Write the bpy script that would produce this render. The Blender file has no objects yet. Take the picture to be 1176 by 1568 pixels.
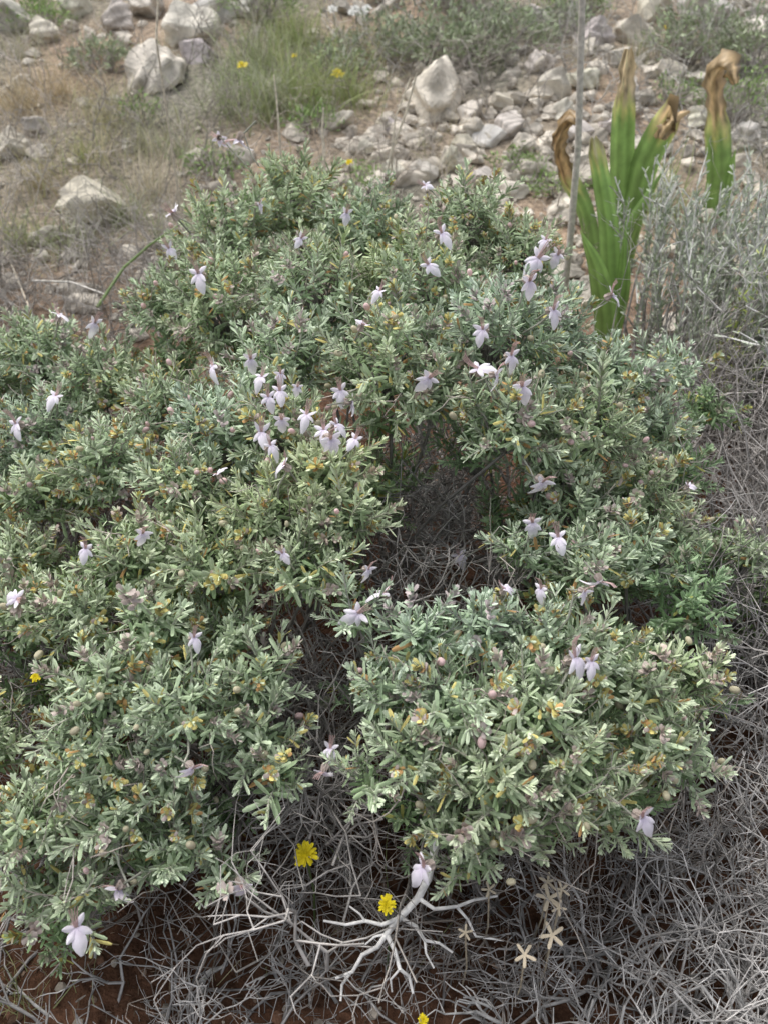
import bpy, math, random
import numpy as np
from mathutils import Vector
rng=np.random.default_rng(7)
PITCH=math.radians(38); CZ=1.05; FP=1305.0
cp,sp=math.cos(PITCH),math.sin(PITCH)
def P(u,v,z):
    dx=(u-588)/FP; dy=(784-v)/FP
    t=(CZ-z)/(sp-cp*dy)
    return np.array([dx*t,(cp+sp*dy)*t,z]),t
# ---------------------------------------------------------------- terrain height
_ph=rng.uniform(0,6.28,(40,));_fx=rng.normal(0,1,(40,));_fy=rng.normal(0,1,(40,))
def wob(x,y,s):
    o=0
    for i in range(14): o=o+np.sin(_fx[i]*s*x+_fy[i]*s*y+_ph[i])
    return o/14
def g(x,y):
    x=np.asarray(x,float);y=np.asarray(y,float)
    k=0.25
    s=k*np.log1p(np.exp(np.clip((y-2.15)/k,-40,40)))
    s=np.where(y>9,s*0+6.85+(y-9)*1.0,s);s=np.minimum(s,40+0*s)
    z=0.2*s
    amp=np.clip((y-1.6)/2,0,1)
    z=z+amp*0.09*wob(x,y,3.2)+amp*0.03*wob(y,x,11)+0.008*wob(x,y,14)+0.004*wob(y,x,45)
    far=np.clip((y-12)/30,0,1)
    return z+far*1.5*wob(x,y,.12)
# ---------------------------------------------------------------- mesh helpers
def build(name,V,F,C,mat,parent=None,smooth=True):
    V=np.ascontiguousarray(V,dtype=np.float32);F=np.ascontiguousarray(F,dtype=np.int32)
    me=bpy.data.meshes.new(name)
    me.vertices.add(len(V));me.vertices.foreach_set('co',V.ravel())
    me.loops.add(F.size);me.loops.foreach_set('vertex_index',F.ravel())
    me.polygons.add(len(F));me.polygons.foreach_set('loop_start',np.arange(0,F.size,4,dtype=np.int32))
    me.update(calc_edges=True)
    me.polygons.foreach_set('use_smooth',np.full(len(F),smooth))
    ca=me.color_attributes.new('Col','FLOAT_COLOR','POINT')
    c4=np.ones((len(V),4),np.float32);c4[:,:3]=np.clip(C,0,1)
    ca.data.foreach_set('color',c4.ravel())
    me.materials.append(mat)
    ob=bpy.data.objects.new(name,me);bpy.context.scene.collection.objects.link(ob)
    if parent: ob.parent=parent
    return ob
def empty(name,loc=(0,0,0)):
    e=bpy.data.objects.new(name,None);bpy.context.scene.collection.objects.link(e);e.empty_display_size=.05
    return e
class MB:
    def __init__(s): s.V=[];s.F=[];s.C=[];s.n=0
    def add(s,V,F,C):
        s.V.append(V);s.F.append(F+s.n);s.C.append(C);s.n+=len(V)
    def inst(s,T,M,L,cm):
        V,F,C=T;k=len(L);n=len(V)
        if k==0:return
        W=np.einsum('kij,nj->kni',M,V)+L[:,None,:]
        FF=(F[None]+(np.arange(k)*n)[:,None,None]).reshape(-1,4)
        CC=C[None]*cm[:,None,:]
        s.add(W.reshape(-1,3),FF,CC.reshape(-1,3))
    def out(s): return np.concatenate(s.V),np.concatenate(s.F),np.concatenate(s.C)
    def build(s,name,mat,parent=None,smooth=True): return build(name,*s.out(),mat,parent,smooth)
def nrm(a): return a/np.maximum(np.linalg.norm(a,axis=-1,keepdims=True),1e-9)
def frames(D,spin=None,sc=None):
    D=nrm(D);k=len(D)
    h=np.where(np.abs(D[:,2:3])<.9,np.array([[0,0,1.]]),np.array([[1.,0,0]]))
    X=nrm(np.cross(h,D));Y=np.cross(D,X)
    if spin is None: spin=rng.uniform(0,6.283,k)
    c=np.cos(spin)[:,None];s_=np.sin(spin)[:,None]
    X2=X*c+Y*s_;Y2=-X*s_+Y*c
    M=np.stack([X2,Y2,D],axis=2)
    if sc is not None: M=M*np.asarray(sc).reshape(-1,1,1)
    return M
class Segs:
    def __init__(s): s.a=[];s.b=[];s.ra=[];s.rb=[];s.c=[]
    def add(s,a,b,ra,rb,c): s.a.append(a);s.b.append(b);s.ra.append(ra);s.rb.append(rb);s.c.append(c)
    def mesh(s,k=4):
        A=np.array(s.a,float);B=np.array(s.b,float);ra=np.array(s.ra);rb=np.array(s.rb);C=np.array(s.c,float)
        D=nrm(B-A);h=np.where(np.abs(D[:,2:3])<.9,np.array([[0,0,1.]]),np.array([[1.,0,0]]))
        X=nrm(np.cross(h,D));Y=np.cross(D,X)
        B=B+D*(rb[:,None]*.5)
        ang=np.arange(k)*2*math.pi/k
        ring=X[:,None]*np.cos(ang)[None,:,None]+Y[:,None]*np.sin(ang)[None,:,None]
        Va=A[:,None]+ring*ra[:,None,None];Vb=B[:,None]+ring*rb[:,None,None]
        V=np.concatenate([Va,Vb],1).reshape(-1,3)
        i=np.arange(k);f=np.stack([i,(i+1)%k,(i+1)%k+k,i+k],1)
        F=(f[None]+(np.arange(len(A))*2*k)[:,None,None]).reshape(-1,4)
        return V,F,np.repeat(C,2*k,0)
    def build(s,name,mat,parent=None,k=4): return build(name,*s.mesh(k),mat,parent)
def grow(S,p,d,L,r,depth,col,wig=.3,up=0.,nseg=4,prob=.8,shrink=.6,spread=.9):
    p=np.array(p,float);d=np.array(d,float)
    for i in range(nseg):
        d=d+rng.normal(0,wig,3);d[2]+=up;d/=np.linalg.norm(d)+1e-9
        q=p+d*L/nseg
        c=col*rng.uniform(.8,1.2)
        S.add(p,q,r,r*.86,c)
        if depth>0 and rng.random()<prob:
            cd=d+rng.normal(0,spread,3);cd/=np.linalg.norm(cd)
            grow(S,q,cd,L*shrink*rng.uniform(.7,1.2),r*.72,depth-1,col*rng.uniform(.9,1.14),wig,up,max(2,nseg-1),prob,shrink,spread)
        p=q;r*=.86
def tube(S,pts,r0,r1,col,wig=0):
    pts=[np.array(p,float) for p in pts];n=len(pts)-1
    for i in range(n):
        S.add(pts[i],pts[i+1],r0+(r1-r0)*i/n,r0+(r1-r0)*(i+1)/n,np.array(col)*rng.uniform(.9,1.1))
# ---------------------------------------------------------------- materials
def mat_attr(name,rough=.7,trans=0.,noise_scale=60,noise_amt=.35,bump=0.,bump_scale=200,spec=.3):
    m=bpy.data.materials.new(name);m.use_nodes=True;nt=m.node_tree;N=nt.nodes;L=nt.links
    b=N['Principled BSDF'];out=N['Material Output']
    at=N.new('ShaderNodeAttribute');at.attribute_name='Col'
    tc=N.new('ShaderNodeTexCoord')
    nz=N.new('ShaderNodeTexNoise');nz.inputs['Scale'].default_value=noise_scale;nz.inputs['Detail'].default_value=3
    L.new(tc.outputs['Object'],nz.inputs['Vector'])
    mr=N.new('ShaderNodeMapRange');mr.inputs[1].default_value=.3;mr.inputs[2].default_value=.7
    mr.inputs[3].default_value=1-noise_amt;mr.inputs[4].default_value=1+noise_amt
    L.new(nz.outputs['Fac'],mr.inputs[0])
    mx=N.new('ShaderNodeVectorMath');mx.operation='SCALE'
    L.new(at.outputs['Color'],mx.inputs[0]);L.new(mr.outputs[0],mx.inputs['Scale'])
    L.new(mx.outputs[0],b.inputs['Base Color'])
    b.inputs['Roughness'].default_value=rough
    b.inputs['Specular IOR Level'].default_value=spec
    if bump>0:
        nb=N.new('ShaderNodeTexNoise');nb.inputs['Scale'].default_value=bump_scale;nb.inputs['Detail'].default_value=6
        L.new(tc.outputs['Object'],nb.inputs['Vector'])
        bp=N.new('ShaderNodeBump');bp.inputs['Strength'].default_value=bump;bp.inputs['Distance'].default_value=.01
        L.new(nb.outputs['Fac'],bp.inputs['Height']);L.new(bp.outputs[0],b.inputs['Normal'])
    if trans>0:
        tr=N.new('ShaderNodeBsdfTranslucent');L.new(mx.outputs[0],tr.inputs['Color'])
        ms=N.new('ShaderNodeMixShader');ms.inputs[0].default_value=trans
        L.new(b.outputs[0],ms.inputs[1]);L.new(tr.outputs[0],ms.inputs[2]);L.new(ms.outputs[0],out.inputs['Surface'])
    return m
M_leaf=mat_attr('felted_leaf',.85,0,220,.16,spec=.12)
M_twig=mat_attr('weathered_twig',.85,0,90,.3,spec=.15)
M_petal=mat_attr('petal',.6,.25,200,.04)
M_grass=mat_attr('grass_blade',.6,.25,40,.2)
M_squill=mat_attr('squill_leaf',.42,.2,30,.18,spec=.4)
M_rock=mat_attr('limestone',.9,0,14,.35,1.0,35,spec=.2)
M_soil=mat_attr('red_soil',.95,0,55,.5,1.0,120,spec=.1)
M_peb=mat_attr('pebble',.85,0,70,.3,.4,200)
# ---------------------------------------------------------------- ground
def axis(lo,hi,step,far,neg):
    a=np.arange(lo,hi,step);o=[];v=hi;s=step
    while v<far: o.append(v);s*=1.18;v+=s
    p=[];v=lo;s=step
    while v>neg: s*=1.18;v-=s;p.append(v)
    return np.concatenate([p[::-1],a,o])
xs=axis(-2.6,2.6,.03,300,-300);ys=axis(-.3,6.0,.03,400,-150)
X,Y=np.meshgrid(xs,ys);Z=g(X,Y)
V=np.stack([X,Y,Z],-1).reshape(-1,3);nx=len(xs);ny=len(ys)
ii=(np.arange(ny-1)[:,None]*nx+np.arange(nx-1)[None]).reshape(-1)
F=np.stack([ii,ii+1,ii+nx+1,ii+nx],1)
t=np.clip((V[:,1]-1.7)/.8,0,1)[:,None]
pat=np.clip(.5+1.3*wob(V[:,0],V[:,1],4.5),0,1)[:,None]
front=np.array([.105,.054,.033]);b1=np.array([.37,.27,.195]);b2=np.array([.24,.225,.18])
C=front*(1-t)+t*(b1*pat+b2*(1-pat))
build('ground',V,F,C*(.8+.4*rng.random((len(V),1))),M_soil)
# ---------------------------------------------------------------- rocks
def qsphere(n):
    l=np.linspace(-1,1,n+1);a,b=np.meshgrid(l,l);a=a.ravel();b=b.ravel();o=np.ones_like(a)
    Vs=[];Fs=[];k=0
    for s,ax in [(1,0),(-1,0),(1,1),(-1,1),(1,2),(-1,2)]:
        v=np.zeros((len(a),3));v[:,ax]=s;v[:,(ax+1)%3]=a*s;v[:,(ax+2)%3]=b
        i=(np.arange(n)[:,None]*(n+1)+np.arange(n)[None]).ravel()
        Vs.append(v);Fs.append(np.stack([i,i+1,i+n+2,i+n+1],1)+k);k+=len(v)
    return nrm(np.concatenate(Vs)),np.concatenate(Fs)
def rock_t(n=7,planes=11,rough=.05):
    V,F=qsphere(n);V=V.copy()
    N=nrm(rng.normal(0,1,(planes,3)));d=rng.uniform(.45,.85,planes)
    pr=V@N.T
    s=np.min(np.where(pr>1e-3,d[None]/np.maximum(pr,1e-3),9),1);s=np.minimum(s,1)
    V=V*s[:,None]
    o=rng.normal(0,3,(3,3));V=V*(1+rough*np.sin(V@o*2).sum(1,keepdims=True))
    return V,F,np.ones((len(V),3))
rocksT=[rock_t() for _ in range(8)];bigT=[rock_t(14,16,.07) for _ in range(6)];pebT=[rock_t(2,6) for _ in range(5)]
def scatter_rocks(B,T,xy,size,col,sink=.3,flat=.65):
    k=len(xy);idx=rng.integers(0,len(T),k)
    z=g(xy[:,0],xy[:,1])
    for j in range(len(T)):
        m=idx==j
        if m.sum()==0: continue
        M=frames(rng.normal(0,.35,(m.sum(),3))+np.array([0,0,1.]))*1.0
        M=M*(size[m][:,None]*np.stack([rng.uniform(.8,1.3,m.sum()),rng.uniform(.7,1.1,m.sum()),np.full(m.sum(),flat)],1))[:,None,:]
        L=np.stack([xy[m][:,0],xy[m][:,1],z[m]+size[m]*(flat*.5-sink*.5)],1)
        B.inst(T[j],M,L,col[m])
LIME=np.array([.56,.54,.50])
def G(u,v):
    z=0.
    for _ in range(30):
        p,t=P(u,v,z);z=.6*z+.4*float(g(p[0],p[1]))
    return p,t
big=[(668,160,104),(285,60,100),(250,125,90),(330,25,80),(10,40,85),(20,235,60),(150,330,95),(720,180,50),(770,165,45),(840,145,60),(890,130,45),(600,265,46),(640,270,44),(690,255,48),(750,215,48),(1000,225,50),(1135,215,50),(930,200,44),(900,70,60),(960,60,70),(820,105,50),(1020,120,50),(310,90,55),(370,20,50),(560,230,36),(480,60,30),(70,60,60),(180,40,60),(880,210,40),(740,280,44),(800,240,40),(960,150,44),(1070,190,44),(60,200,50),(200,230,30),(1140,110,50),(820,40,50),(600,200,36),(230,20,60),(120,20,60),(1080,30,70),(1000,20,70),(780,200,44),(710,225,40),(860,180,46),(1160,60,60),(940,100,50)]
for u,v,s in big:
    p,t=G(u,v)
    B=MB();scatter_rocks(B,bigT,np.array([[p[0],p[1]]]),np.array([s*t/FP*.62]),np.array([LIME*rng.uniform(.85,1.12)*np.array([1,rng.uniform(.93,1),rng.uniform(.83,1)])]),.4,.8)
    B.build('limestone_rock',M_rock,smooth=False)
B=MB();k=2600
xy=np.stack([rng.uniform(-3.5,3.5,k),2.0+6*rng.random(k)**1.3],1)
sz=.012+.055*rng.random(k)**3
w=wob(xy[:,0],xy[:,1],4.5)+.25*(xy[:,0]>-.1);keep=w>-.2+.3*rng.random(k)-.15
scatter_rocks(B,rocksT,xy[keep],sz[keep],LIME*(rng.uniform(.65,1.1,(keep.sum(),1))*np.array([1,.95,.88])))
k=650;xy=np.stack([rng.normal(.5,.5,k),rng.normal(3.1,.45,k)],1)
scatter_rocks(B,rocksT,xy,.010+.05*rng.random(k)**2.3,LIME*(rng.uniform(.65,1.15,(k,1))*np.array([1,.94,.86])))
B.build('limestone_rubble',M_rock,smooth=False)
B=MB();k=6000
xy=np.stack([rng.uniform(-1.0,1.0,k),-.1+1.6*rng.random(k)],1)
pc=np.array([[.30,.21,.15],[.17,.09,.055],[.38,.33,.27],[.12,.07,.045]])[rng.integers(0,4,k)]
scatter_rocks(B,pebT,xy,.0015+.008*rng.random(k)**3,pc*rng.uniform(.7,1.2,(k,1)),.3,.6)
B.build('soil_pebbles',M_peb,smooth=False)
# ---------------------------------------------------------------- leaf template
def leaf_t(L=1.,W=.105,prof=(.5,.9,1.,.5),bend=.16,edge=.5):
    xsn=(0,.35,.8,1.);V=[]
    for x,w in zip(xsn,prof):
        z=-bend*x*x*L
        for s in (-1,0,1): V.append((x*L,s*w*W*L,z-(edge*w*W*L if s else 0)))
    F=[]
    for i in range(3):
        for j in range(2): a=i*3+j;F.append((a,a+3,a+4,a+1))
    return np.array(V,float),np.array(F)
LV,LF=leaf_t();LT=(LV,LF,np.ones((len(LV),3)))
def leafM(phi,elev,length,twist=0):
    d=np.array([math.sin(elev)*math.cos(phi),math.sin(elev)*math.sin(phi),math.cos(elev)])
    y=np.array([-math.sin(phi),math.cos(phi),0]);
    n=np.cross(d,y)
    y2=y*math.cos(twist)+n*math.sin(twist);n2=np.cross(d,y2)
    return np.stack([d,y2,n2],1)*length
SILV=np.array([.53,.60,.44]);GRN=np.array([.235,.335,.165]);YEL=np.array([.60,.53,.20]);RUST=np.array([.56,.34,.15]);MAUVE=np.array([.58,.49,.45])
def shoot_t(kind):
    B=MB();L=rng.uniform(.040,.064);n=rng.integers(10,13);bx,by=rng.normal(0,.22,2)
    phi=rng.uniform(0,6.28);S=Segs();pp=np.zeros(3)
    for i in range(n):
        t=i/(n-1);pos=np.array([bx*L*t*t,by*L*t*t,L*t])
        if i: S.add(pp,pos,.0013*(1.2-t*.6),.0013*(1.1-t*.6),np.array([.48,.47,.40]))
        pp=pos
        ln=np.interp(t,[0,.35,.75,1],[.016,.019,.0165,.010])
        el=np.interp(t,[0,.5,1],[1.25,.95,.35])
        for s in (0,1):
            a=phi+s*math.pi+rng.normal(0,.25);tt=t**1.3;c=GRN*(1-tt)+SILV*tt
            c=c*rng.uniform(.76,1.2)
            q=rng.random()
            if q<.028:c=YEL*rng.uniform(.7,1.)
            if q>.985:c=RUST*rng.uniform(.6,.9)
            M=leafM(a,el+rng.normal(0,.23),ln*rng.uniform(.7,1.2),rng.normal(0,.4))
            cc=np.repeat(c[None],len(LV),0);cc[0::3]*=1.25;cc[2::3]*=1.25
            B.add(LV@M.T+pos,LF,cc)
            if rng.random()<.75 and t<.9:
                M=leafM(a+rng.normal(0,.6),el*.6,ln*.6,rng.normal(0,.5))
                B.add(LV@M.T+pos,LF,np.repeat((SILV*rng.uniform(.7,1.0))[None],len(LV),0))
        phi+=math.pi/2+rng.normal(0,.15)
    for j in range(6):
        M=leafM(rng.uniform(0,6.28),rng.uniform(.05,.6),.0095,rng.normal(0,.4));B.add(LV@M.T+pp,LF,np.repeat((SILV*1.15)[None],len(LV),0))
    if kind==1:
        for j in range(16):
            M=leafM(rng.uniform(0,6.28),rng.uniform(.2,1.25),.0085,0);M[:,1]*=2.4
            c=(RUST if rng.random()<.35 else YEL*.95) if rng.random()<.75 else MAUVE
            B.add(LV@M.T+pp*rng.uniform(.72,1.06),LF,np.repeat((c*rng.uniform(.75,1.1))[None],len(LV),0))
    if kind==2:
        for j in range(14):
            M=leafM(rng.uniform(0,6.28),rng.uniform(.2,1.1),.009,0);M[:,1]*=2.6
            B.add(LV@M.T+pp*rng.uniform(.7,1.04),LF,np.repeat((MAUVE*rng.uniform(.75,1.1))[None],len(LV),0))
    v,f,c=S.mesh(3);B.add(v,f,c)
    return B.out()
shootT=[shoot_t(0) for _ in range(16)]+[shoot_t(1) for _ in range(3)]+[shoot_t(2) for _ in range(3)]
blobs_px=[(450,280,.55,78),(350,335,.52,82),(560,320,.55,72),(720,315,.58,72),(800,370,.55,65),(640,400,.56,95),(480,420,.54,95),(340,440,.50,90),(250,455,.46,55),(760,480,.56,98),(600,520,.54,98),(430,530,.50,82),(850,480,.5,58),(940,555,.45,68),(1020,550,.4,50),(900,630,.46,88),(1000,640,.38,62),(780,620,.5,75),(660,590,.5,58),(980,740,.36,72),(880,760,.38,72),(830,690,.42,50),(1030,810,.30,42),
(60,520,.36,65),(150,560,.38,70),(60,640,.36,75),(260,600,.42,75),(160,680,.40,76),(340,640,.45,80),(440,640,.47,75),(280,720,.42,70),(500,700,.47,65),(420,760,.45,75),(520,780,.44,60),(50,740,.34,62),(30,845,.3,52),(205,830,.4,66),(330,840,.42,70),(460,850,.42,68),
(120,920,.36,66),(230,940,.38,68),(40,930,.32,54),(350,960,.36,50),(160,1040,.36,80),(280,1060,.36,80),(400,1030,.34,52),(120,1140,.32,66),(260,1160,.30,70),(400,1120,.3,56),(40,1250,.26,70),(60,1340,.2,50),(170,1230,.28,62),(270,1280,.24,56),(335,1325,.2,28),(120,1370,.2,38),(430,1180,.28,30),
(640,970,.4,42),(740,950,.40,52),(840,960,.40,64),(600,1050,.36,44),(700,1050,.38,72),(820,1070,.38,82),(910,990,.38,48),(980,1040,.34,52),(1060,1030,.32,44),(640,1140,.34,60),(760,1170,.34,80),(890,1150,.34,72),(1000,1120,.3,58),(700,1240,.28,56),(830,1240,.28,60),(930,1230,.26,50),(720,1310,.24,28),(1045,1160,.26,38),(560,1180,.3,24),(545,940,.38,18),
(900,860,.38,50),(970,830,.36,44),(800,830,.38,30),(1150,840,.25,32),(-60,560,.34,80),(-70,700,.32,80),(-60,900,.3,80),(-50,1120,.26,80)]
bl=[]
for u,v,z,r in blobs_px:
    p,t=P(u,v,z);R=r*t/FP*1.03
    bl.append((p[0],p[1],z-.5*R-.01,R))
main=np.array(bl)
gaps=[(P(660,790,.36)[0],.085),(P(700,740,.2)[0],.09),(P(650,720,.1)[0],.10),(P(485,1050,.25)[0],.04),(P(480,1180,.2)[0],.045),(P(500,1280,.15)[0],.06)]
for i in range(150):
    j=rng.integers(0,len(main));b=main[j]
    dep=rng.uniform(.06,.13)
    x=b[0]+rng.normal(0,.05);y=b[1]+rng.normal(0,.04)+(.03 if b[1]>.85 else dep*1.1);z=b[2]-dep
    if z<.07: continue
    if any(math.hypot(x-q[0],y-q[1])<r+.05 for q,r in gaps): continue
    if any((abs(x-o[0])<.05 and abs(y-o[1])<.05 and abs(z-o[2])<.05) for o in bl): continue
    bl.append((x,y,z,rng.uniform(.045,.065)))
BL=np.array(bl);BC=BL[:,:3];BR=BL[:,3];NM=len(main)
shrub=empty('germander_shrub')
BRS=Segs()
roots=[np.array([.0,1.0,0.]),np.array([.25,1.15,0]),np.array([-.3,1.05,0]),np.array([.1,.75,0]),np.array([-.2,.8,0]),np.array([.35,.8,0]),np.array([-.55,1.,0])]
FOL=MB();TC=np.array([.33,.31,.285])
pos_all=[];dir_all=[];inner=[]
for i in range(len(BL)):
    c=BC[i];R=BR[i];base=max(.25*R,R-.036)
    n=int((47 if i<NM else 20)*(R/.065)**2)+5
    zl=1.45 if i<NM else 1.2
    zz=1-zl*(np.arange(n)+.5)/n;ga=np.arange(n)*2.39996
    rr=np.sqrt(1-zz*zz);N=np.stack([rr*np.cos(ga),rr*np.sin(ga),zz],1)+rng.normal(0,.18,(n,3));N=nrm(N)
    rt=roots[int(np.argmin([np.linalg.norm((r-c)[:2]) for r in roots]))]+np.array([rng.normal(0,.05),rng.normal(0,.05),0])
    mid=rt*.45+c*.55+np.array([rng.normal(0,.03),rng.normal(0,.03),-.03]);low=c-np.array([0,0,.03])
    tube(BRS,[rt,rt*.75+mid*.25+rng.normal(0,.015,3),rt*.4+mid*.6+rng.normal(0,.015,3),mid,mid*.5+low*.5+rng.normal(0,.012,3),low],.0042,.0024,TC*.8)
    for kk in range(n):
        d=nrm(N[kk]*.8+np.array([0,0,.55])+rng.normal(0,.2,3))
        p=c+N[kk]*base*rng.uniform(.6,1.25)
        tip=p+d*.045
        dd=np.linalg.norm(BC-tip,axis=1);bad=(dd<np.maximum(BR*.66,BR-.034));bad[i]=False
        if bad.any() : continue
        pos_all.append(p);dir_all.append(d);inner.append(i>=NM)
        m=(low+p)/2+rng.normal(0,.006,3)
        BRS.add(low,m,.0018,.0014,TC);BRS.add(m,p,.0014,.0011,TC*1.1)
pos_all=np.array(pos_all);dir_all=np.array(dir_all);inner=np.array(inner);k=len(pos_all)
idx=rng.integers(0,len(shootT),k)
tone=1+.2*wob(pos_all[:,0],pos_all[:,1],22)[:,None]*np.array([1,.85,1])
warm=np.clip(wob(pos_all[:,1],pos_all[:,0],12),-1,1)[:,None]*np.array([.12,.04,-.2])
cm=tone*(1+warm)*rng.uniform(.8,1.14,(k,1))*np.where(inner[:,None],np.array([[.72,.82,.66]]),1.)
scl=rng.uniform(.70,1.18,k);scl=np.where(rng.random(k)<.05,scl*1.25,scl)
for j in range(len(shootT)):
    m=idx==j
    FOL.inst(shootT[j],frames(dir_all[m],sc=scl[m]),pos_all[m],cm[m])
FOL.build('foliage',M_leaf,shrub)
# dead twig tips poking through the crown
for i in rng.choice(np.nonzero(~inner)[0],230,replace=False):
    grow(BRS,pos_all[i],nrm(dir_all[i]+rng.normal(0,.45,3)),rng.uniform(.05,.085),.0012,1,np.array([.46,.41,.36])*rng.uniform(.7,1.15),.25,0,4,.7,.5)
def near(x,y): return (np.hypot(BC[:,0]-x,BC[:,1]-y)<.09).any()
for i in range(330):
    x=rng.uniform(-.75,.6);y=rng.uniform(.5,1.6)
    if not near(x,y): continue
    grow(BRS,(x,y,rng.uniform(0,.15)),nrm(rng.normal(0,.6,3)+np.array([0,0,.8])),rng.uniform(.1,.19),.0022,3,np.array([.30,.275,.25])*rng.uniform(.7,1.2),.28,.0,4,.7,.62)
for i in range(190):
    if i<120: q=P(665+rng.normal(0,50),800+rng.normal(0,80),rng.uniform(.08,.29))[0]
    else: q=P(490+rng.normal(0,30),1150+rng.normal(0,110),rng.uniform(.08,.2))[0]
    grow(BRS,q,nrm(rng.normal(0,.8,3)+np.array([0,-.1,.4])),rng.uniform(.07,.14),.0022,3,np.array([.42,.395,.37])*rng.uniform(.6,1.2),.32,.0,4,.8,.62)
BRS.build('branches',M_twig,shrub,k=3)
# ---------------------------------------------------------------- flowers
def petal(L,W,ang,col,n=6,curl=.2,tipw=.5,col0=None):
    V=[];C=[]
    for i in range(n):
        t=i/(n-1);w=W*(.3+.7*math.sin(math.pi*min(1,t*.62+.12)))*(1 if t<.7 else 1-(t-.7)/.3*(1-tipw))
        z=.1*L*math.sin(t*math.pi)-curl*L*t*t
        for s in (-1,-.5,0,.5,1):
            V.append((t*L,s*w*.5,z-abs(s)**2*W*.14+(.04*W if s==0 else 0)))
            c0=col if col0 is None else col0
            C.append(np.array(c0)*(1-t)**1.5+np.array(col)*(1-(1-t)**1.5))
    V=np.array(V);F=[]
    for i in range(n-1):
        for j in range(4):a=i*5+j;F.append((a,a+5,a+6,a+1))
    c,s=math.cos(ang),math.sin(ang);R=np.array([[c,-s,0],[s,c,0],[0,0,1]])
    return V@R.T,np.array(F),np.array(C)
def flower_t():
    B=MB();w=np.array([.93,.895,.945]);l=np.array([.78,.69,.84]);d=-math.pi/2
    B.add(*petal(.021,.0115,d+rng.normal(0,.06),w,curl=rng.uniform(0,.8),col0=l,tipw=.25))
    for s in (-1,1):
        B.add(*petal(.013,.0058,d+s*rng.uniform(.6,.95),w,curl=rng.uniform(-.2,.6),col0=l,tipw=.28))
        B.add(*petal(.011,.0052,d+s*rng.uniform(1.6,2.4),w*.98,curl=rng.uniform(-.9,.2),col0=l,tipw=.28))
    S=Segs()
    for s in (-1,-.4,.3,1):
        a=np.array([s*.001,0,0.]);pts=[a,a+[s*.001,.006,.004],a+[s*.0018,.011,.009],a+[s*.0024,.013,.015]]
        tube(S,pts,.0005,.0004,(.72,.52,.50))
    v,f,c=S.mesh(4);B.add(v,f,c)
    for j in range(6):
        M=leafM(j*1.047,2.65,.011,0);M[:,1]*=3.6;B.add(LV@M.T+np.array([0,.001,.001]),LF,np.repeat((np.array([.54,.46,.41]))[None],len(LV),0))
    S=Segs();S.add(np.array([0,0,-.008]),np.array([0,-.004,-.03]),.0012,.0012,(.34,.34,.28));v,f,c=S.mesh(4);B.add(v,f,c)
    return B.out()
flT=[flower_t() for _ in range(12)]
fl_px=[(370,218,34),(340,215,26),(265,325,36),(262,385,26),(305,425,42),(680,362,38),(660,410,34),(820,400,46),(810,438,42),(848,482,40),(736,512,38),(555,492,34),(530,332,26),(458,370,24),(940,455,34),(783,552,38),(738,565,44),(762,580,34),(800,600,44),(652,585,42),(325,565,36),(385,557,34),(398,582,32),(430,605,36),(412,615,34),(522,605,38),(540,622,38),(470,640,36),(432,650,36),(402,668,42),(420,688,36),(428,715,40),(510,680,48),(495,665,40),(520,655,36),(540,678,32),(340,720,26),(828,745,42),(815,808,40),(855,830,40),(705,856,34),(220,825,34),(130,848,34),(25,655,36),(82,610,32),(145,500,30),(95,484,30),(580,910,44),(542,945,48),(437,855,28),(565,880,30),(300,985,34),(20,915,40),(885,1015,54),(905,1022,40),(912,895,38),(825,910,34),(780,900,34),(893,915,30),(290,1185,38),(505,1155,34),(498,1187,38),(185,1370,42),(370,1365,42),(120,1430,50),(643,1335,54),(987,1260,48),(578,450,26),(655,285,20),(400,318,20),(850,395,34),(832,372,26),(430,580,26),(455,600,24),(1060,745,22)]
def hit(u,v):
    dx=(u-588)/FP;dy=(784-v)/FP;d=np.array([dx,cp+sp*dy,-sp+cp*dy]);o=np.array([0,0,CZ]);dn=nrm(d)
    R=BR+.032;oc=o-BC;b=oc@dn;c=(oc*oc).sum(1)-R*R;D=b*b-c
    tt=np.where(D>0,-b-np.sqrt(np.maximum(D,0)),1e9);i=int(np.argmin(tt))
    if tt[i]>1e8:
        q=np.linalg.norm(oc+(-b)[:,None]*dn,axis=1)-R;i=int(np.argmin(q));t=-b[i]
    else:t=tt[i]
    p=o+dn*t;return p,nrm(p-BC[i]),t
FL=MB();FS=Segs()
for u,v,s in fl_px:
    p,n0,t=hit(u,v);sc_=s*t/FP/.0295
    n=nrm(n0*.6+np.array([0,-.45,.4])+rng.normal(0,.5,3))
    up=np.array([0,.2,1.])+rng.normal(0,.45,3);X_=nrm(np.cross(up,n));Y_=np.cross(n,X_)
    M=np.stack([X_,Y_,n],1)*sc_
    FL.inst(flT[rng.integers(0,12)],M[None],(p+Y_*.006)[None],np.ones((1,3))*rng.uniform(.95,1.0))
    tube(FS,[p-n0*.06,p-n0*.03,p-n*.012],.0013,.0011,(.42,.42,.35))
FL.build('flowers',M_petal,shrub);FS.build('flower_stalks',M_twig,shrub)
BV,BF=qsphere(4);BU=MB();k=340
ch=rng.choice(np.nonzero(~inner)[0],k,replace=False)
L=pos_all[ch]+dir_all[ch]*.050+rng.normal(0,.005,(k,3))
T=(BV*np.array([.0036,.0036,.0052]),BF,np.ones((len(BV),3)))
cc=np.array([.76,.67,.60])*rng.uniform(.7,1.1,(k,1))*np.where(rng.random((k,1))<.35,np.array([[1.1,.92,1.0]]),np.array([[.8,.83,.65]]))
BU.inst(T,frames(dir_all[ch]+rng.normal(0,.4,(k,3)),sc=rng.uniform(.7,1.25,k)),L,cc)
BU.build('buds',M_petal,shrub)
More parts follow.
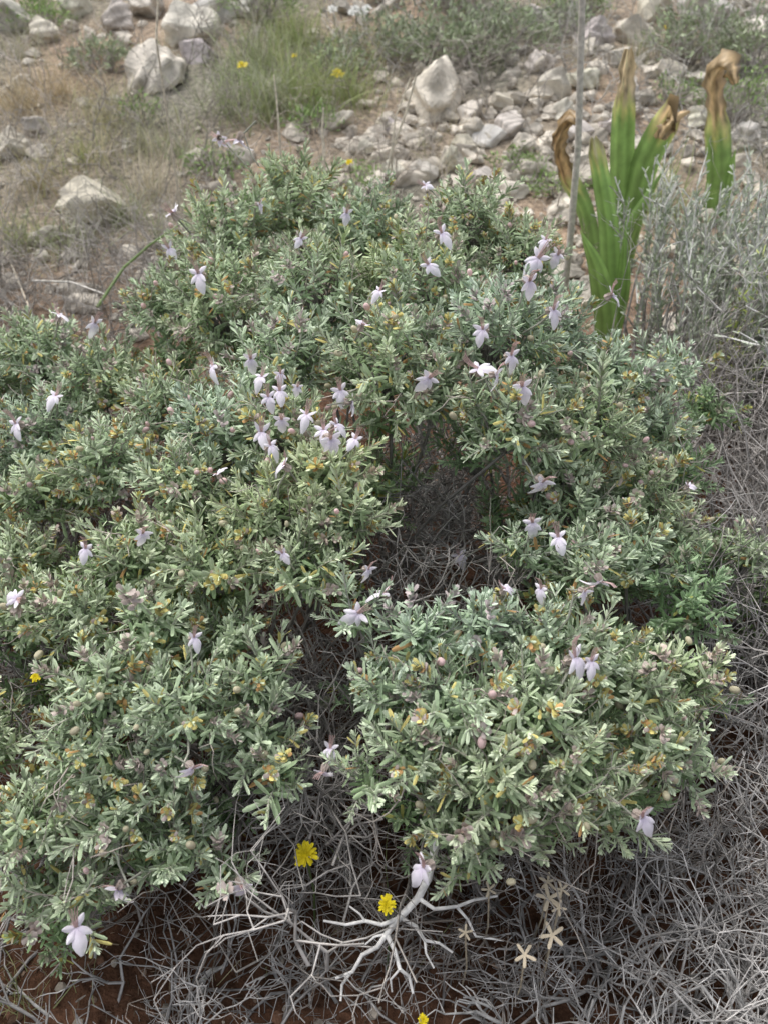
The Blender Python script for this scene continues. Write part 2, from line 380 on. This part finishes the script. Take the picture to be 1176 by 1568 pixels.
# ---------------------------------------------------------------- dead brush
def brush(name,stems,mat=M_twig):
    S=Segs()
    for (cx,cy,rx,ry,n,Lh,r,depth,col,lean,up) in stems:
        for i in range(n):
            x=cx+rng.uniform(-rx,rx);y=cy+rng.uniform(-ry,ry)
            d=nrm(rng.normal(0,lean,3)*np.array([1,1,.3])+np.array([0,0,.8]))
            grow(S,(x,y,float(g(x,y))-.005),d,Lh*rng.uniform(.6,1.2),r,depth,np.array(col)*rng.uniform(.55,1.25),.27,up,5,.75,.6)
    return S.build(name,mat,k=3)
GY=(.47,.45,.43);BR_=(.30,.265,.235);LG=(.66,.64,.61);DK=(.37,.345,.325)
brush('dead_twig_brush',[(.38,.42,.19,.17,80,.16,.0030,3,GY,.9,-.03),(.55,.6,.14,.25,65,.2,.0028,3,GY,.7,-.01),(.3,.62,.25,.12,36,.18,.0024,3,BR_,.7,0),(.12,.5,.14,.1,20,.13,.0022,3,DK,.9,-.02),(.34,.33,.2,.12,30,.13,.0040,2,LG,1.1,-.05)])
brush('dead_twig_brush',[(-.20,.40,.18,.08,32,.13,.0026,3,GY,1.0,-.04),(-.05,.60,.3,.09,40,.15,.002,3,BR_,.9,-.03),(-.5,.65,.12,.25,44,.18,.0026,3,GY,.8,0),(-.66,1.0,.12,.25,40,.2,.0026,3,GY,.8,0)])
brush('dead_twig_brush',[(.68,1.1,.15,.32,85,.34,.0032,3,DK,.45,.02),(.60,.85,.12,.25,45,.26,.0032,3,GY,.6,0),(.85,1.5,.2,.3,40,.34,.0030,3,DK,.45,.02),(.95,1.0,.2,.4,40,.3,.003,2,DK,.5,.02)])
brush('dead_twig_brush',[(-.95,1.9,.6,.45,130,.23,.0026,3,(.43,.40,.365),.7,0),(-1.3,2.6,.8,.5,110,.22,.0028,3,(.42,.385,.345),.6,0),(-.75,1.35,.2,.3,50,.24,.0022,3,GY,.7,0),(-.3,2.25,.6,.25,90,.22,.0024,3,(.43,.40,.365),.6,0)])
brush('dead_twig_brush',[(.0,2.8,.6,.4,45,.18,.0024,2,(.42,.37,.32),.6,0),(-.6,3.5,1.3,.6,120,.22,.0028,2,(.42,.38,.34),.5,0),(1.4,3.4,.7,.7,80,.25,.0028,2,(.42,.4,.37),.5,0),(.7,4.1,1.,.5,80,.25,.0028,2,(.42,.4,.37),.5,0)])
S=Segs()
def pl(pts,r0,r1,col=(.74,.72,.69)):
    tube(S,[P(*p)[0] for p in pts],r0,r1,col)
pl([(668,1270,.17),(665,1300,.165),(655,1345,.16),(640,1375,.15),(612,1405,.14),(600,1418,.135),(592,1430,.13)],.0048,.0036)
pl([(612,1405,.14),(585,1416,.14),(560,1410,.14),(530,1416,.135),(497,1410,.13)],.0026,.0014);pl([(592,1430,.13),(578,1450,.125),(555,1462,.12),(540,1488,.11),(515,1498,.11)],.003,.0015)
pl([(538,1488,.11),(524,1508,.105),(522,1532,.1)],.0018,.0012);pl([(592,1430,.13),(604,1455,.125),(612,1484,.12),(626,1495,.11),(632,1520,.1)],.0028,.0014);pl([(612,1405,.14),(636,1418,.135),(650,1440,.13),(672,1444,.125),(692,1458,.12)],.0025,.0012)
pl([(640,1375,.15),(665,1392,.15),(700,1388,.15),(725,1378,.15),(760,1372,.15)],.0025,.0014);pl([(560,1412,.14),(552,1400,.145),(536,1388,.15)],.0014,.001);pl([(650,1440,.13),(652,1460,.125),(664,1482,.12)],.0014,.001)
pl([(592,1430,.13),(574,1434,.13),(560,1446,.13)],.0016,.001);pl([(700,1390,.15),(716,1408,.14),(728,1434,.13),(770,1440,.12)],.0018,.001);pl([(612,1484,.12),(598,1500,.11),(600,1518,.1)],.0014,.0009)
S.build('forked_dead_branch',M_twig,k=6)
# ---------------------------------------------------------------- silver upright shrub at right
S=Segs();B=MB();lp=[];ld=[];lc=[]
def upright(cx,cy,rx,ry,n,h0,h1):
    for i in range(n):
        x=cx+rng.uniform(-rx,rx);y=cy+rng.uniform(-ry,ry);z=float(g(x,y))
        h=rng.uniform(h0,h1);d=nrm(np.array([rng.normal(0,.22),rng.normal(0,.2),1.]))
        p=np.array([x,y,z]);m=8;c=np.array([.52,.51,.49])
        for j in range(m):
            d=nrm(d+rng.normal(0,.07,3)+np.array([0,0,.04]));q=p+d*h/m;t=j/m
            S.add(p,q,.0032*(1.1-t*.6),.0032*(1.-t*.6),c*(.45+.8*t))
            if t>.3:
              for _r in range(2):
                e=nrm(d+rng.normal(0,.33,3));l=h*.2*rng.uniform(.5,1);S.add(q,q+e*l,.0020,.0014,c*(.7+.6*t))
                for _ in range(5):
                    s_=rng.random();lp.append(q+e*l*s_);ld.append(nrm(e+rng.normal(0,.4,3)));lc.append(np.array([.57,.62,.49])*rng.uniform(.7,1.15))
                    lp.append(p+(q-p)*s_);ld.append(nrm(d+rng.normal(0,.4,3)));lc.append(np.array([.46,.54,.37])*rng.uniform(.7,1.15))
            p=q
upright(.90,1.85,.30,.25,190,.28,.43);upright(.95,1.5,.2,.2,100,.28,.40);upright(1.45,1.7,.25,.5,50,.28,.4)
lp=np.array(lp);ld=np.array(ld);lc=np.array(lc);M=np.roll(frames(ld),1,axis=2)*.016;M[:,:,1]*=1.2
B.inst(LT,M,lp,lc)
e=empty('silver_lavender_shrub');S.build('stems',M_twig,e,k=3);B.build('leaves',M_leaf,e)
# ---------------------------------------------------------------- generic leafy low shrubs
def leafy(name,cs,ll,dens,col,colb,twcol=(.36,.33,.30)):
    e=empty(name);B=MB();S=Segs()
    for (x,y,r,h) in cs:
        z=float(g(x,y));n=int(dens*r*r)
        nt=int(60*r/.15)
        for i in range(nt):
            a=rng.uniform(0,6.28);q=rng.uniform(0,1)**.5
            tip=np.array([x+r*q*math.cos(a),y+r*q*math.sin(a),z+h*(1-.6*q*q)*rng.uniform(.6,1.15)])
            bs=np.array([x+.15*r*math.cos(a),y+.15*r*math.sin(a),z-.01]);m=(bs+tip)/2+rng.normal(0,.015,3)
            S.add(bs,m,.003,.002,np.array(twcol));S.add(m,tip,.002,.001,np.array(twcol))
            kk=int(n/nt);t=.35+.65*rng.random(kk)
            L=m+(tip-m)*t[:,None]+rng.normal(0,.014,(kk,3))
            D=nrm(tip-m)+rng.normal(0,.7,(kk,3))
            M=np.roll(frames(D),1,axis=2)*(ll*rng.uniform(.6,1.3,kk))[:,None,None]
            M[:,:,1]*=1.35
            mix=rng.random((kk,1));B.inst(LT,M,L,(np.array(col)*mix+np.array(colb)*(1-mix))*rng.uniform(.7,1.2))
    S.build('stems',M_twig,e,k=3);B.build('leaves',M_leaf,e)
def GW(u,v): p,t=G(u,v);return float(p[0]),float(p[1]),t
def cs(lst):
    o=[]
    for u,v,rp,h in lst:
        x,y,t=GW(u,v);o.append((x,y,rp*t/FP,h))
    return o
leafy('grey_green_shrub',cs([(690,100,100,.2),(770,85,90,.2),(600,90,70,.18),(520,120,60,.14),(1060,95,90,.22),(1150,110,80,.26),(700,20,90,.2),(860,50,60,.12),(160,110,60,.12)]),.022,24000,(.32,.40,.22),(.42,.45,.33))
leafy('green_shrublet',cs([(1120,185,60,.2),(1030,160,35,.12),(790,260,45,.06),(850,295,55,.06),(330,270,50,.1),(880,20,60,.15),(220,190,35,.1),(400,30,70,.2),(480,200,50,.1),(60,40,60,.12),(560,285,40,.06)]),.016,28000,(.24,.38,.12),(.35,.46,.19))
leafy('green_shrublet',[(.60,.93,.08,.22),(.68,.80,.07,.2),(-.56,.42,.06,.12),(.2,.3,.04,.03)],.026,45000,(.24,.38,.13),(.32,.45,.18))
leafy('yellow_green_shrublet',[(.80,1.68,.08,.45),(.72,1.58,.05,.42)],.015,70000,(.44,.54,.14),(.55,.60,.24))
# ---------------------------------------------------------------- grass
def blade_t(W):
    n=5;V=[];b=rng.uniform(.1,.7)
    for i in range(n):
        t=i/(n-1);w=W*(1-t)**.6+.0005
        V+= [(-w,b*t*t,t*(1-.25*b*t)),(w,b*t*t,t*(1-.25*b*t))]
    F=[(2*i,2*i+1,2*i+3,2*i+2) for i in range(n-1)]
    return np.array(V,float),np.array(F),np.ones((2*n,3))
blT=[blade_t(w) for w in (.007,.009,.010,.007,.009,.012)]
def grass(name,tufts):
    B=MB()
    for (x,y,r,n,h,col,colb) in tufts:
        for T in blT:
            k=max(1,n//6);q=np.abs(rng.normal(0,.55,k))*r;a=rng.uniform(0,6.28,k)
            px=x+q*np.cos(a);py=y+q*np.sin(a);L=np.stack([px,py,g(px,py)-.003],1)
            D=np.stack([rng.normal(0,.3,k)+np.cos(a)*q/r*.3,rng.normal(0,.3,k)+np.sin(a)*q/r*.3,np.ones(k)],1)
            mix=rng.random((k,1));B.inst(T,frames(D,sc=h*rng.uniform(.35,1.2,k)),L,(np.array(col)*mix+np.array(colb)*(1-mix))*rng.uniform(.7,1.2,(k,1)))
    return B.build(name,M_grass)
DG=(.30,.38,.14);TAN=(.60,.52,.34);OL=(.40,.41,.21);BRN=(.46,.36,.23);GRY=(.48,.46,.38)
def gt(u,v,rp,n,h,c1,c2):
    x,y,t=GW(u,v);return (x,y,rp*t/FP,n,h,c1,c2)
grass('grass_clump',[gt(420,175,70,380,.2,DG,GRY),gt(490,165,60,320,.18,OL,DG),gt(350,175,60,200,.18,DG,GRY),gt(400,110,90,380,.2,DG,GRY),gt(450,70,90,380,.18,OL,DG),gt(540,160,60,200,.16,OL,DG),gt(450,140,120,260,.22,DG,OL)])
grass('dry_grass',[gt(90,150,90,380,.14,BRN,TAN),gt(30,170,70,300,.14,BRN,TAN),gt(170,190,80,300,.14,OL,TAN),gt(60,290,80,250,.13,OL,BRN),gt(220,230,90,260,.14,OL,GRY),gt(130,250,90,260,.14,DG,TAN),gt(30,380,60,220,.14,DG,OL),gt(560,90,90,250,.16,TAN,OL),gt(1000,330,80,160,.2,DG,OL),gt(230,300,70,160,.15,TAN,GRY),gt(650,230,80,70,.1,TAN,OL),gt(30,90,90,220,.14,OL,GRY),gt(150,90,60,180,.13,BRN,GRY),gt(980,90,100,160,.13,OL,GRY),gt(110,390,80,240,.13,DG,GRY),gt(200,340,70,200,.13,DG,GRY),gt(280,240,60,150,.13,DG,GRY)])
grass('grass_sprigs',[(-.42,.42,.06,60,.07,DG,OL),(-.5,.5,.05,60,.08,DG,OL),(.12,.3,.07,40,.04,DG,OL),(-.02,.5,.15,16,.06,TAN,OL),(-.2,.45,.2,14,.06,TAN,DG),(.05,.55,.1,20,.1,DG,OL)])
tf=[]
for i in range(300):
    x=rng.uniform(-3.5,3.5);y=rng.uniform(2.4,8);tf.append((x,y,rng.uniform(.03,.15),int(rng.integers(20,90)),rng.uniform(.05,.13),*( (DG,GRY) if rng.random()<.5 else (TAN,GRY) if rng.random()<.5 else (OL,TAN))))
grass('slope_grass',tf)
far=[(rng.uniform(-5,5),rng.uniform(4.6,9),rng.uniform(.15,.35),rng.uniform(.15,.35)) for _ in range(26)]
leafy('hillside_shrub',far,.03,5000,(.27,.32,.18),(.34,.36,.26))
# ---------------------------------------------------------------- stalks
S=Segs();tube(S,[(.475,2.12,.0),(.47,2.12,.25),(.455,2.11,.5),(.42,2.1,.8),(.40,2.1,1.15)],.0095,.0065,(.55,.52,.46));S.build('dry_squill_stalk',M_twig,k=8)
S=Segs()
def PY(u,v,y):
    dx=(u-588)/FP;dy=(784-v)/FP;t=y/(cp+sp*dy);return np.array([dx*t,y,CZ+t*(-sp+cp*dy)])
for pts,r in [([(588,285),(600,230),(622,170),(638,112)],.0045),([(600,230),(605,180),(628,120)],.003),([(428,200),(424,150),(420,115)],.003),([(497,240),(494,200),(496,165)],.0038),([(240,60),(243,0),(246,-40)],.003)]:
    tube(S,[PY(u,v,2.5) for u,v in pts],r,r*.6,(.72,.66,.53))
    a=PY(*pts[0],2.5);b=a.copy();b[2]=float(g(a[0],2.5));tube(S,[b,a],r*1.1,r,(.6,.54,.43))
tube(S,[P(50,430,.2)[0],P(110,432,.2)[0],P(160,450,.2)[0]],.003,.002,(.62,.59,.53));tube(S,[P(10,385,.1)[0],P(45,470,.12)[0]],.003,.002,(.6,.53,.42))
S.build('dry_grass_stalks',M_twig,k=5)
S=Segs();tube(S,[P(150,470,.16)[0],P(190,410,.22)[0],P(230,375,.27)[0],P(272,347,.32)[0]],.004,.0025,(.27,.37,.15));S.build('green_stem',M_grass,k=6)
# ---------------------------------------------------------------- sea squill
def strap(B,pts,w,tipfrac,fold=.35,brown=(.24,.15,.06),seed=0):
    pts=np.array(pts,float);n=36;tt=np.linspace(0,1,len(pts));T=np.linspace(0,1,n)
    cx=np.stack([np.interp(T,tt,pts[:,i]) for i in range(3)],1)
    for _ in range(6): cx[1:-1]=(cx[:-2]+cx[1:-1]*2+cx[2:])/4
    dirn=nrm(np.gradient(cx,axis=0));side=nrm(np.cross(dirn,np.array([.35,1.,0])));nr=np.cross(side,dirn)
    V=[];C=[];gq=np.array([.26,.42,.12]);m=9
    for i in range(n):
        t=T[i];ww=w*(.75+.3*math.sin(math.pi*min(1,t*.9+.1)))
        if tipfrac>0: 
            if t>1-tipfrac*.25: ww*=1-.45*((t-(1-tipfrac*.25))/(tipfrac*.25))**1.5
        else: ww*=max(.03,1-t**3)
        dead=np.clip((t-(1-tipfrac)+.02*math.sin(seed*3))/.05,0,1)
        tw=dead*math.sin(t*19+seed)*.6
        for j in range(m):
            s=(j/(m-1)*2-1)
            dj=np.clip((t-(1-tipfrac)+.035*math.sin(j*1.9+seed))/.05,0,1) if tipfrac>0 else 0
            sd=side[i]*math.cos(tw)+nr[i]*math.sin(tw)
            off=sd*s*ww*.5*(1-.3*dead*abs(math.sin(t*37+seed)))+nr[i]*(fold*abs(s)**1.4*ww*.6*(1+dead*.9)+dead*.010*math.sin(s*7+t*31+seed))
            V.append(cx[i]+off)
            yel=np.clip(1-abs(t-(1-tipfrac)+.035*math.sin(j*1.9+seed))/.06,0,1)*(tipfrac>0)
            c=gq*(1+.22*math.sin(j*2.1+seed))*(.7+.5*t);c=c*(1-yel)+np.array([.62,.60,.22])*yel
            bc=np.array(brown)*(1+.45*math.sin(j*1.7+t*13+seed)+.2*math.sin(t*70+j))
            if abs(s)>.7: bc=bc*.6
            C.append(c*(1-dj)+bc*dj)
    F=[(i*m+j,i*m+j+1,(i+1)*m+j+1,(i+1)*m+j) for i in range(n-1) for j in range(m-1)]
    B.add(np.array(V),np.array(F),np.array(C))
B=MB()
strap(B,[(.555,1.98,-.02),(.552,1.98,.2),(.52,1.98,.36),(.458,1.98,.545)],.046,.07,.5,brown=(.7,.64,.42))
strap(B,[(.56,1.92,-.02),(.53,1.9,.16),(.485,1.88,.29),(.43,1.86,.385)],.056,0,.4)
strap(B,[(.57,1.97,-.02),(.58,1.97,.2),(.56,1.97,.36)],.04,0,.5)
B.build('sea_squill',M_squill)
B=MB()
strap(B,[(.68,2.45,.0),(.67,2.45,.25),(.64,2.45,.45),(.622,2.45,.64)],.064,.24,.7,brown=(.72,.58,.36),seed=1)
strap(B,[(.70,2.44,.0),(.70,2.43,.22),(.71,2.42,.38),(.745,2.39,.49),(.735,2.35,.50),(.72,2.34,.45)],.072,.45,.6,brown=(.50,.36,.19),seed=2)
strap(B,[(.64,2.42,.02),(.56,2.4,.25),(.49,2.38,.34),(.448,2.36,.42),(.465,2.35,.50),(.50,2.33,.49)],.050,.66,.7,brown=(.46,.31,.15),seed=4)
strap(B,[(.66,2.42,.0),(.70,2.41,.2),(.76,2.40,.36)],.045,0,.5)
B.build('sea_squill',M_squill)
B=MB()
strap(B,[(1.04,2.7,.08),(1.03,2.7,.25),(.985,2.7,.40),(.94,2.7,.53),(.96,2.66,.57),(.99,2.64,.52)],.072,.62,.7,brown=(.55,.40,.22),seed=5)
strap(B,[(1.05,2.72,.08),(1.06,2.7,.2),(1.06,2.7,.33)],.045,0,.5)
B.build('sea_squill',M_squill)
# ---------------------------------------------------------------- small flowers
def daisy(x,y,z,r,name,col=(.9,.74,.02),tilt=(0,-.35,1)):
    B=MB();m=0
    for ring,(kk,l,el) in enumerate([(15,1,1.4),(13,.8,1.05),(9,.5,.6)]):
        for j in range(kk):
            M=leafM(j*6.283/kk+ring*.2+rng.normal(0,.1),el+rng.normal(0,.12),r*l*rng.uniform(.8,1.15));M[:,1]*=1.4
            B.add(LV@M.T,LF,np.repeat((np.array(col)*(1-.12*ring)*rng.uniform(.85,1.1))[None],len(LV),0))
    D=nrm(np.array([tilt],float));Mx=frames(D)[0];V,F,C=B.out();V=V@Mx.T+np.array([x,y,z])
    e=empty(name);build('petals',V,F,C,M_petal,e)
    S=Segs();tube(S,[(x,y,z),(x+.004,y+.01,z*.5+float(g(x,y))*.5),(x,y+.012,float(g(x,y))-.003)],.0012,.0014,(.14,.2,.07));S.build('stem',M_grass,e)
for u,v,z,r in [(468,1308,.19,19),(592,1385,.18,14),(648,1562,.1,9),(55,1037,.3,8)]:
    p,t=P(u,v,z);daisy(p[0],p[1],z,r*t/FP,'yellow_hawkbit_flower')
for u,v,r in [(517,112,10),(372,100,9),(118,297,7),(452,85,5),(535,248,6),(1020,42,6)]:
    p,t=G(u,v+40);q=PY(u,v,p[1]);daisy(q[0],q[1],q[2],r*t/FP,'yellow_wildflower')
for u,v,r in [(545,14,9),(556,18,9),(562,12,8),(510,14,8),(540,20,8)]:
    p,t=G(u,v+60);q=PY(u,v,p[1]);daisy(q[0],q[1],q[2],r*t/FP,'white_wildflower',(.9,.9,.86))
for u,v,r in [(840,1375,20),(860,1362,14),(845,1432,20),(803,1462,18),(838,1350,14),(855,1390,12),(748,1362,12),(712,1428,12)]:
    p,t=P(u,v,.19);B=MB()
    for j in range(5):
        M=leafM(j*1.257+rng.normal(0,.1),1.35,r*t/FP);M[:,1]*=1.4;B.add(LV@M.T,LF,np.repeat(np.array([[.66,.56,.41]]),len(LV),0))
    V,F,C=B.out();Mx=frames(np.array([[rng.normal(0,.3),-.4,1.]]))[0];e=empty('dry_star_calyx')
    build('sepals',V@Mx.T+p,F,C,M_grass,e);S=Segs();tube(S,[p,(p[0]+.01,p[1]+.02,.07),(p[0]+.01,p[1]+.03,0)],.0009,.0012,(.5,.43,.32));S.build('stem',M_twig,e)
# litter
B=MB();k=8000;x=rng.uniform(-.9,.9,k);y=rng.uniform(.1,1.7,k)
D=np.stack([rng.normal(0,1,k),rng.normal(0,1,k),rng.normal(0,.15,k)],1);M=np.roll(frames(D,spin=rng.normal(math.pi/2,.4,k)),1,axis=2)*rng.uniform(.004,.015,k)[:,None,None]
B.inst(LT,M,np.stack([x,y,g(x,y)+.003],1),np.array([[.34,.25,.17],[.2,.13,.08],[.44,.39,.33]])[rng.integers(0,3,k)]*rng.uniform(.6,1.1,(k,1)))
B.build('leaf_litter',M_peb)
# ---------------------------------------------------------------- light & camera
sc=bpy.context.scene
w=bpy.data.worlds.new('World');sc.world=w;w.use_nodes=True;nt=w.node_tree
bg=nt.nodes['Background'];sky=nt.nodes.new('ShaderNodeTexSky');sky.sky_type='NISHITA';sky.sun_disc=False
EL,ROT=math.radians(62),math.radians(-40)
sky.sun_elevation=EL;sky.sun_rotation=ROT;sky.dust_density=4;sky.air_density=1.2
hs=nt.nodes.new('ShaderNodeHueSaturation');hs.inputs['Saturation'].default_value=.35
nt.links.new(sky.outputs[0],hs.inputs['Color']);nt.links.new(hs.outputs[0],bg.inputs['Color']);bg.inputs['Strength'].default_value=.22
sl=bpy.data.lights.new('sun','SUN');sl.energy=1.9;sl.angle=math.radians(40);sl.color=(1,.98,.95)
so=bpy.data.objects.new('sun',sl);sc.collection.objects.link(so)
sd=Vector((math.sin(ROT)*math.cos(EL),math.cos(ROT)*math.cos(EL),math.sin(EL)))
so.rotation_euler=sd.to_track_quat('Z','Y').to_euler()
cam=bpy.data.cameras.new('camera');co=bpy.data.objects.new('camera',cam);sc.collection.objects.link(co);sc.camera=co
co.location=(0,0,CZ);co.rotation_euler=(math.radians(90)-PITCH,0,0)
cam.sensor_fit='VERTICAL';cam.sensor_height=24;cam.sensor_width=24;cam.lens=12/(784/FP);cam.clip_start=.02;cam.clip_end=1500
cam.dof.use_dof=True;cam.dof.focus_distance=1.05;cam.dof.aperture_fstop=4.5
sc.view_settings.view_transform='Standard';sc.view_settings.look='None';sc.view_settings.exposure=0
